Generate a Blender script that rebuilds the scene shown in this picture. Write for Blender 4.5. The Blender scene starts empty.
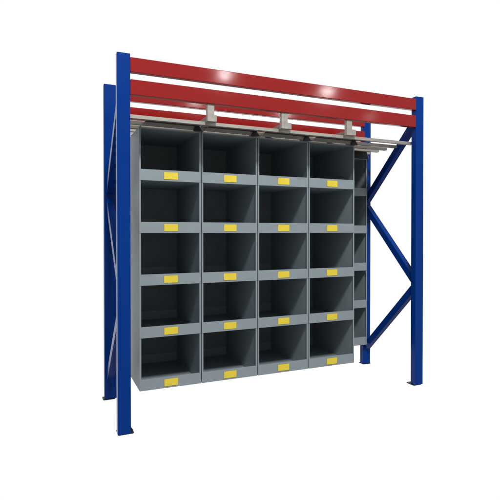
import bpy, bmesh, math, random
from mathutils import Vector
random.seed(4)
S = bpy.context.scene
COL = S.collection

# ------------------------------------------------------------------ materials
def new_mat(name):
    m = bpy.data.materials.new(name); m.use_nodes = True
    nt = m.node_tree; nt.nodes.clear()
    out = nt.nodes.new('ShaderNodeOutputMaterial')
    b = nt.nodes.new('ShaderNodeBsdfPrincipled')
    nt.links.new(b.outputs[0], out.inputs[0])
    return m, nt, b

def painted(name, col, rough=0.32, var=0.06, peel=0.0006, coat=0.0, metallic=0.0, scale=9.0,
            stretch=(1, 1, 1), rvar=0.08, spec=0.5):
    """powder coat / metal: slow tone drift, roughness drift and a fine orange peel bump"""
    m, nt, b = new_mat(name)
    N, L = nt.nodes, nt.links
    tc = N.new('ShaderNodeTexCoord')
    mp = N.new('ShaderNodeMapping'); mp.inputs['Scale'].default_value = stretch
    L.new(tc.outputs['Object'], mp.inputs[0])
    n1 = N.new('ShaderNodeTexNoise'); n1.inputs['Scale'].default_value = scale
    n1.inputs['Detail'].default_value = 5; L.new(mp.outputs[0], n1.inputs['Vector'])
    cr = N.new('ShaderNodeMapRange')
    cr.inputs['From Min'].default_value = .3; cr.inputs['From Max'].default_value = .7
    cr.inputs['To Min'].default_value = 1 - var; cr.inputs['To Max'].default_value = 1 + var
    L.new(n1.outputs['Fac'], cr.inputs['Value'])
    mul = N.new('ShaderNodeVectorMath'); mul.operation = 'SCALE'
    mul.inputs[0].default_value = col; L.new(cr.outputs[0], mul.inputs['Scale'])
    L.new(mul.outputs[0], b.inputs['Base Color'])
    n2 = N.new('ShaderNodeTexNoise'); n2.inputs['Scale'].default_value = scale * 2.7
    n2.inputs['Detail'].default_value = 6; L.new(mp.outputs[0], n2.inputs['Vector'])
    rr = N.new('ShaderNodeMapRange')
    rr.inputs['From Min'].default_value = .3; rr.inputs['From Max'].default_value = .7
    rr.inputs['To Min'].default_value = rough - rvar; rr.inputs['To Max'].default_value = rough + rvar
    L.new(n2.outputs['Fac'], rr.inputs['Value']); L.new(rr.outputs[0], b.inputs['Roughness'])
    n3 = N.new('ShaderNodeTexNoise'); n3.inputs['Scale'].default_value = 260
    n3.inputs['Detail'].default_value = 2; L.new(tc.outputs['Object'], n3.inputs['Vector'])
    bp = N.new('ShaderNodeBump'); bp.inputs['Strength'].default_value = .25
    bp.inputs['Distance'].default_value = peel
    L.new(n3.outputs['Fac'], bp.inputs['Height']); L.new(bp.outputs[0], b.inputs['Normal'])
    b.inputs['Metallic'].default_value = metallic
    b.inputs['Specular IOR Level'].default_value = spec
    b.inputs['Coat Weight'].default_value = coat
    b.inputs['Coat Roughness'].default_value = .12
    return m

BLUE = painted('blue_paint', (.0, .029, .192), rough=.26, var=.035, peel=.0001, spec=.12, scale=3.5, rvar=.04)
RED = painted('red_paint', (.232, .0085, .008), rough=.115, var=.05, stretch=(.25, 1, 1), rvar=.015, peel=.00012, spec=.42)
GREY = painted('grey_powder_coat', (.215, .255, .275), rough=.45, var=.03, rvar=.015, peel=.0002)
GREY_SHADE = painted('grey_shade_painted', (.150, .180, .192), rough=.6, var=.08)  # darker copy of the cabinet grey; paints interior shade onto the back panels
ZINC = painted('galvanised_steel', (.365, .343, .302), rough=.42, var=.12, metallic=.35, scale=30, stretch=(.2, 1, 1))
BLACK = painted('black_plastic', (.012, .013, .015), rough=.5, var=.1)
YELLOW = painted('yellow_card', (.66, .52, .035), rough=.55, var=.04, peel=.0002)
CLEAR = painted('label_sleeve', (.20, .18, .07), rough=.25, var=.03)

# ------------------------------------------------------------------ mesh helpers
def box(bm, x0, x1, y0, y1, z0, z1):
    v = [bm.verts.new((x, y, z)) for x in (x0, x1) for y in (y0, y1) for z in (z0, z1)]
    for f in ((0, 1, 3, 2), (4, 6, 7, 5), (0, 4, 5, 1), (2, 3, 7, 6), (0, 2, 6, 4), (1, 5, 7, 3)):
        bm.faces.new([v[i] for i in f])

def prism(bm, pts, axis, a, b):
    """closed outline pts (2D) extruded along axis 0/1/2 from a to b"""
    def P(p, t):
        if axis == 0: return (t, p[0], p[1])
        if axis == 1: return (p[0], t, p[1])
        return (p[0], p[1], t)
    A = [bm.verts.new(P(p, a)) for p in pts]; B = [bm.verts.new(P(p, b)) for p in pts]
    n = len(pts)
    bm.faces.new(A); bm.faces.new(list(reversed(B)))
    for i in range(n):
        bm.faces.new((A[i], B[i], B[(i + 1) % n], A[(i + 1) % n]))

def cyl(bm, c, r, h, n=20, axis='Z', r2=None):
    r2 = r if r2 is None else r2
    lo, hi = [], []
    for i in range(n):
        a = 2 * math.pi * i / n
        u, w = math.cos(a), math.sin(a)
        if axis == 'Z':
            lo.append(bm.verts.new((c[0] + r * u, c[1] + r * w, c[2])))
            hi.append(bm.verts.new((c[0] + r2 * u, c[1] + r2 * w, c[2] + h)))
        else:
            lo.append(bm.verts.new((c[0] + r * u, c[1], c[2] + r * w)))
            hi.append(bm.verts.new((c[0] + r2 * u, c[1] + h, c[2] + r2 * w)))
    bm.faces.new(lo); bm.faces.new(hi)
    for i in range(n):
        bm.faces.new((lo[i], lo[(i + 1) % n], hi[(i + 1) % n], hi[i]))

def obj(name, bm, mat, parent=None, bevel=.0015, origin=None):
    bmesh.ops.recalc_face_normals(bm, faces=bm.faces)
    c = Vector((0, 0, 0))
    if origin is not None:
        c = Vector(origin)
    bmesh.ops.translate(bm, verts=bm.verts, vec=-c)
    me = bpy.data.meshes.new(name); bm.to_mesh(me); bm.free()
    me.materials.append(mat)
    o = bpy.data.objects.new(name, me); COL.objects.link(o)
    o.location = c
    if parent is not None:
        o.parent = parent
    if bevel:
        md = o.modifiers.new('Bevel', 'BEVEL'); md.width = bevel; md.segments = 2
        md.limit_method = 'ANGLE'; md.angle_limit = math.radians(40); md.harden_normals = False
    return o

def B():
    return bmesh.new()

def empty(name, loc, label, cat, group=None):
    o = bpy.data.objects.new(name, None); COL.objects.link(o)
    o.location = loc; o['label'] = label; o['category'] = cat
    o.empty_display_size = .1
    if group: o['group'] = group
    return o

# ------------------------------------------------------------------ rack frame
H, W, P, D, DP = 2.5, 2.5855, .0846, .7189, .056
rack = empty('storage_rack', (0, 0, 0),
             'tall open steel rack with blue uprights and red crossbeams from which the grey bins hang', 'rack')

def post(x0, y0, facing):
    """C shaped upright; web at the outer (front / rear) side, rolled lips at the open side"""
    t = .003
    x1, y1 = x0 + P, y0 + DP
    lip = .016
    if facing > 0:     # open towards +Y
        pts = [(x0, y0), (x1, y0), (x1, y1), (x1 - lip, y1), (x1 - lip, y1 - t), (x1 - t, y1 - t), (x1 - t, y0 + t),
               (x0 + t, y0 + t), (x0 + t, y1 - t), (x0 + lip, y1 - t), (x0 + lip, y1), (x0, y1)]
        bm = B(); prism(bm, pts, 2, .006, H)
    else:              # closed face towards the front
        bm = B(); box(bm, x0, x1 + (.018 if x0 < .5 else 0), y0, y1, .006, H if x0 < .5 else H - .022)
    o = obj('upright_post', bm, BLUE, rack, bevel=.003, origin=(x0 + P / 2, y0 + DP / 2, 0))
    # foot
    bm = B()
    s = -1 if x0 < .5 else 1
    if x0 < .5 and y0 < .1:
        fx0, fx1 = x0 + .002, x1 + .022
    elif x0 < .5:
        fx0, fx1 = x0 - .012, x1 - .002
    elif y0 < .1:
        fx0, fx1 = x0 - .011, x1 - .004
    else:
        fx0, fx1 = x0 - .002, x1 + .006
    fy0, fy1 = y0 + .006, y1 + .045
    if y0 > .1: fy0, fy1 = y0 - .004, y1 + .02
    c = .008
    pts = [(fx0 + c, fy0), (fx1 - c, fy0), (fx1, fy0 + c), (fx1, fy1 - c), (fx1 - c, fy1), (fx0 + c, fy1), (fx0, fy1 - c), (fx0, fy0 + c)]
    prism(bm, pts, 2, 0, .006)
    f = obj('base_plate', bm, BLACK, None, bevel=.001)
    f.parent = o; f.matrix_parent_inverse = o.matrix_basis.inverted()
    bm = B()
    if y0 < .1:
        bx = fx1 - .011 if x0 < .5 else fx0 + .026
        cyl(bm, (bx, y0 + .040, .006), .009, .010, 6)
        cyl(bm, (bx, y0 + .040, .016), .005, .006, 12)
    else:
        cyl(bm, (x0 + P / 2, y1 + .010, .006), .006, .009, 6)
        cyl(bm, (x0 + P / 2, y1 + .010, .015), .0035, .006, 12)
    g = obj('anchor_bolt', bm, BLACK, None, bevel=.0007)
    g.parent = o; g.matrix_parent_inverse = o.matrix_basis.inverted()
    return o

for x in (0, W - P):
    post(x, 0, 1)
    post(x, D, -1)

# diagonal lacing: C channels in the plane of each upright frame
def brace(xc, ya, za, yb, zb, wdt=.060, th=.050):
    t = .0025
    d = Vector((0, yb - ya, zb - za)); L = d.length; d.normalize()
    n = Vector((0, -d.z, d.y))
    if n.z < 0: n = -n
    prof = [(-th / 2, -wdt / 2), (th / 2, -wdt / 2), (th / 2, -wdt / 2 + t), (-th / 2 + t, -wdt / 2 + t),
            (-th / 2 + t, wdt / 2 - t), (th / 2, wdt / 2 - t), (th / 2, wdt / 2), (-th / 2, wdt / 2)]
    bm = B(); A = []; Bv = []
    for (px, pn) in prof:
        p = Vector((xc + px, ya, za)) + n * pn
        A.append(bm.verts.new(p)); Bv.append(bm.verts.new(p + d * L))
    k = len(prof)
    bm.faces.new(A); bm.faces.new(list(reversed(Bv)))
    for i in range(k):
        bm.faces.new((A[i], Bv[i], Bv[(i + 1) % k], A[(i + 1) % k]))
    return obj('brace', bm, BLUE, rack, bevel=.0012, origin=(xc, (ya + yb) / 2, (za + zb) / 2))

YR, YF = D - .004, .030
for xc in (P / 2, W - P / 2):
    brace(xc, YF, 2.315, YR, 1.655)
    brace(xc, YR, 1.575, YF, .885)
    brace(xc, YF, .865, YR, .185)

# crossbeams
bt1, bb1, bt2, bb2 = 2.4785, 2.3811, 2.3345, 2.2331
def beam(y0, y1, z0, z1):
    bm = B(); box(bm, P + (.0006 if y0 < .1 else .012), W - P - .0006, y0, y1, z0, z1)
    o = obj('crossbeam', bm, RED, rack, bevel=.004, origin=(W / 2, (y0 + y1) / 2, z0))
    return o
for (y0, y1) in ((-.001, .040), (D - .016, D + .026)):
    beam(y0, y1, bb1, bt1); beam(y0, y1, bb2, bt2)

# rails along the rack
RZ0, RZ1 = 2.0985, 2.1225
RAILS = [.080, .257, .396, .510, .645]
for i, y in enumerate(RAILS):
    bm = B()
    t = .0025; w = .030
    xe = 2.520 if i else 2.540
    pts = [(y, RZ0), (y + .009, RZ0), (y + .009, RZ0 + t), (y + t, RZ0 + t), (y + t, RZ1 - t), (y + w - t, RZ1 - t),
           (y + w - t, RZ0 + t), (y + w - .009, RZ0 + t), (y + w - .009, RZ0), (y + w, RZ0), (y + w, RZ1), (y, RZ1)]
    prism(bm, pts, 0, P + .003, xe)
    obj('sliding_rail', bm, ZINC, rack, bevel=.0008, origin=(1.3, y, RZ0))

# hangers: strap from the lower front beam, cross bar over the rails, strap at the rear beam
for (sx0, sx1, cx0, cx1) in ((.620, .671, .644, .703), (1.206, 1.258, 1.263 - .012, 1.311), (1.795, 1.846, 1.853, 1.912)):
    bm = B()
    box(bm, sx0, sx1, .012, .046, 2.113, bb2 - .0005)
    st = obj('hanger_strap', bm, ZINC, rack, bevel=.0012, origin=((sx0 + sx1) / 2, .03, 2.113))
    bm = B(); t = .003
    z0, z1 = 2.1235, 2.170
    pts = [(cx0, z0), (cx1, z0), (cx1, z1), (cx0, z1)]
    prism(bm, pts, 1, .050, D + .020)
    cb = obj('cross_bar', bm, ZINC, rack, bevel=.0015, origin=((cx0 + cx1) / 2, .05, z0))
    bm = B(); box(bm, cx0 + .004, cx1 - .004, D - .012, D + .018, 2.1705, bb2 - .0005)
    obj('hanger_strap', bm, ZINC, rack, bevel=.0012, origin=((cx0 + cx1) / 2, D, 2.17))

# ------------------------------------------------------------------ hanging bin cabinets
TIERS = 5
def cabinet(x0, w, yf, depth, z0, z1, label, group, block_w=.072):
    root = empty('bin_cabinet', (x0 + w / 2, yf + depth / 2, z0), label, 'bin cabinet', group)
    root_inv = lambda o: setattr(o, 'location', o.location - root.location)
    def part(name, bm, mat, parent=root, bevel=.0008):
        # geometry is in world coordinates; origin moves to the cabinet's base
        o = obj(name, bm, mat, None, bevel=bevel, origin=root.location)
        o.location = (0, 0, 0); o.parent = parent
        return o
    x1 = x0 + w; yb = yf + depth
    t = .0018; fl = .0125
    # side panels: folded sheet with a front return
    for s in (0, 1):
        bm = B()
        if s == 0:
            pts = [(x0, yf), (x0 + fl, yf), (x0 + fl, yf + t), (x0 + t, yf + t), (x0 + t, yb), (x0, yb)]
        else:
            pts = [(x1, yf), (x1, yb), (x1 - t, yb), (x1 - t, yf + t), (x1 - fl, yf + t), (x1 - fl, yf)]
        prism(bm, pts, 2, z0 + .001, z1 - .0021)
        part('side_panel', bm, GREY, bevel=.0005)
    # top sheet with a folded front edge
    bm = B()
    box(bm, x0, x1, yf - .0015, yb, z1 - .002, z1)
    box(bm, x0 + .002, x1 - .002, yf - .0015, yf - .0002, z1 - .009, z1 - .0022)
    part('top_panel', bm, GREY, bevel=.0005)
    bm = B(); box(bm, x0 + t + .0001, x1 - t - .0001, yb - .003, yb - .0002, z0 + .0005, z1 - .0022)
    part('back_panel', bm, GREY_SHADE, bevel=0)
    pitch = (z1 - z0) / TIERS
    lh = .0805 * pitch / .3836
    for k in range(TIERS):
        zt = z0 + k * pitch
        bm = B()
        box(bm, x0 + t + .0006, x1 - t - .0006, yf + .0022, yb - .0040, zt + .001, zt + .0035)
        # rear upstand of the folded shelf sheet
        box(bm, x0 + t + .0010, x1 - t - .0010, yb - .0060, yb - .0042, zt + .0038, zt + lh)
        sh = part('shelf', bm, GREY, bevel=.0005)
        bm = B()
        box(bm, x0 + .0008, x1 - .0008, yf - .0026, yf - .0006, zt, zt + lh)
        box(bm, x0 + .0135, x1 - .0135, yf + .0001, yf + .010, zt + lh - .0022, zt + lh - .0004)
        part('front_lip', bm, GREY, sh, bevel=.0006)
        lx = x0 + (.233 * w / .466 if yf < .5 else .44 * w) + random.uniform(-.001, .001); lz = zt + lh / 2 - .0005
        lw, lhh = .052, .0262
        tilt = random.uniform(-.006, .006)
        bm = B(); box(bm, -lw - .002, lw + .002, -.0012, 0, -lhh - .002, lhh + .002)
        # holder: a shallow frame
        bmesh.ops.translate(bm, verts=bm.verts, vec=(lx, yf - .0027, lz))
        part('label_holder', bm, CLEAR, sh, bevel=.0004)
        bm = B(); box(bm, -lw, lw, -.0008, 0, -lhh, lhh)
        bmesh.ops.rotate(bm, verts=bm.verts, cent=(0, 0, 0), matrix=__import__('mathutils').Matrix.Rotation(tilt, 3, 'Y'))
        bmesh.ops.translate(bm, verts=bm.verts, vec=(lx, yf - .0040, lz + .0006))
        part('label_card', bm, YELLOW, sh, bevel=0)
    # hangers on top: folded plates leaning inwards that reach up between the rails
    hz = RZ1 - .0005
    hooks = [(yf - .062, yf - .046), (yf - .0125 if yf < .5 else yf + .0175, yf + .092 if yf < .5 else yf + .16)]
    if yf > .5:
        hooks = [(yf - .030, yf - .0155), (yf + .0175, yf + .16)]
    for s in (-1, 1):
        xe = x0 + .002 if s < 0 else x1 - .002
        bm = B()
        for (ya, yb2) in hooks:
            pts = [(xe, z1 + .0005), (xe - s * .004, z1 + .0005), (xe - s * .030, hz), (xe - s * .026, hz)]
            prism(bm, pts, 1, ya, yb2)
        box(bm, min(xe, xe - s * .004), max(xe, xe - s * .004), hooks[0][0], hooks[-1][1], z1 + .0003, z1 + .003)
        h = part('hanger_plate', bm, ZINC, bevel=.0004)
        if s > 0:
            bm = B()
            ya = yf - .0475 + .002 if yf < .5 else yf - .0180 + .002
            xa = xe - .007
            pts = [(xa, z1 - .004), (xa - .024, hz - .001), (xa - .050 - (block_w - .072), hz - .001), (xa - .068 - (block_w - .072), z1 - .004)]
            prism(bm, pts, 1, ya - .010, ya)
            part('shade_block', bm, BLACK, h, bevel=.0008)  # added black block, painting the shade on the hanger plate's inner face
    # carriage plate carried between the first two rails above the cabinet
    bm = B()
    if yf < .5:
        box(bm, x0 + .031, x1 - .031, .1115, .2555, 2.1212, 2.1230)
    else:
        box(bm, x0 + .031, x1 - .031, .5420, .6435, 2.1212, 2.1230)
    part('carriage_plate', bm, BLACK, bevel=.0004)  # black paints in the shade on the plate's underside
    return root

ux, uw, zt_, zb_ = .1943, .4721, 2.0924, .1742
g = 'grey five-tier bin cabinets hanging from the rails'
names = ['leftmost grey five-tier bin cabinet, next to the left blue uprights',
         'grey five-tier bin cabinet second from the left in the front row',
         'grey five-tier bin cabinet third from the left in the front row',
         'rightmost grey five-tier bin cabinet of the front row, overlapping the narrow one behind it']
for i in range(4):
    cabinet(ux + i * uw + .0022, uw - .0055, .3003, .700, zb_, zt_, names[i], g)
cabinet(2.0955, 2.4985 - 2.0955, .663, .34, .2152, 2.0540,
        'half-hidden grey bin cabinet further back beside the right blue uprights, its labels out of sight', g, block_w=.235)

# ------------------------------------------------------------------ world: white studio backdrop, made-up dim fill elsewhere, shaped to keep undersides dark
w = bpy.data.worlds.new('World'); S.world = w; w.use_nodes = True
nt = w.node_tree; N, L = nt.nodes, nt.links; N.clear()
out = N.new('ShaderNodeOutputWorld'); bg = N.new('ShaderNodeBackground'); L.new(bg.outputs[0], out.inputs[0])
tc = N.new('ShaderNodeTexCoord'); sp = N.new('ShaderNodeSeparateXYZ'); L.new(tc.outputs['Generated'], sp.inputs[0])
def mr(src, a, b, c, d):
    m = N.new('ShaderNodeMapRange'); m.interpolation_type = 'SMOOTHSTEP'
    for k, v in zip(('From Min', 'From Max', 'To Min', 'To Max'), (a, b, c, d)): m.inputs[k].default_value = v
    L.new(src, m.inputs['Value']); return m.outputs[0]
def mth(op, a, b=None):
    m = N.new('ShaderNodeMath'); m.operation = op; L.new(a, m.inputs[0])
    if b is not None:
        if isinstance(b, float): m.inputs[1].default_value = b
        else: L.new(b, m.inputs[1])
    return m.outputs[0]
my = mr(sp.outputs['Y'], .18, .42, 0, 1)
mz = mr(mth('ABSOLUTE', sp.outputs['Z']), .56, .70, 1, 0)
mask = mth('MULTIPLY', my, mz)
FRONT, BACK = .45, 1.02
st = mth('ADD', mth('MULTIPLY', mask, BACK - FRONT), FRONT)
L.new(st, bg.inputs['Strength']); bg.inputs['Color'].default_value = (1, 1, 1, 1)

# ------------------------------------------------------------------ lamps
def area(name, loc, target, size, energy, col=(1, 1, 1)):
    ld = bpy.data.lights.new(name, 'AREA'); ld.shape = 'DISK'; ld.size = size; ld.energy = energy; ld.color = col
    o = bpy.data.objects.new(name, ld); COL.objects.link(o); o.location = loc
    o.rotation_euler = (Vector(target) - Vector(loc)).to_track_quat('-Z', 'Y').to_euler()
    return o
area('key_lamp', (.05, -5.2, 7.6), (1.2, .2, 1.1), 1.3, 790)
# two ceiling lamps in front of the rack, mirrored as glints in the top beam
C0 = Vector((-.4374, -3.1396, 1.3347))
def mirror_pos(px, pz, t):
    v = Vector((px, 0, pz)) - C0
    return Vector((px + v.x * t, -v.y * t, pz + v.z * t))
for (px, pz, t, e) in ((.747, 2.458, 1.0, 3.0), (1.599, 2.432, 1.0, 3.0), (2.014, 2.275, 1.0, .22)):
    area('ceiling_lamp', mirror_pos(px, pz, t), (px, 0, pz), .15, e)

# ------------------------------------------------------------------ camera
cd = bpy.data.cameras.new('camera'); cam = bpy.data.objects.new('camera', cd); COL.objects.link(cam)
cam.location = C0
cam.rotation_euler = (math.radians(90) - .0091, 0, -.4135)
cd.sensor_width = 36; cd.lens = 470.22 / 500 * 36
cd.shift_y = -(250 - 235.957) / 500
cd.clip_end = 200; cd.clip_start = .05
S.camera = cam
S.view_settings.view_transform = 'Standard'; S.view_settings.look = 'None'
S.view_settings.exposure = 0; S.view_settings.gamma = 1
S.cycles.max_bounces = 8
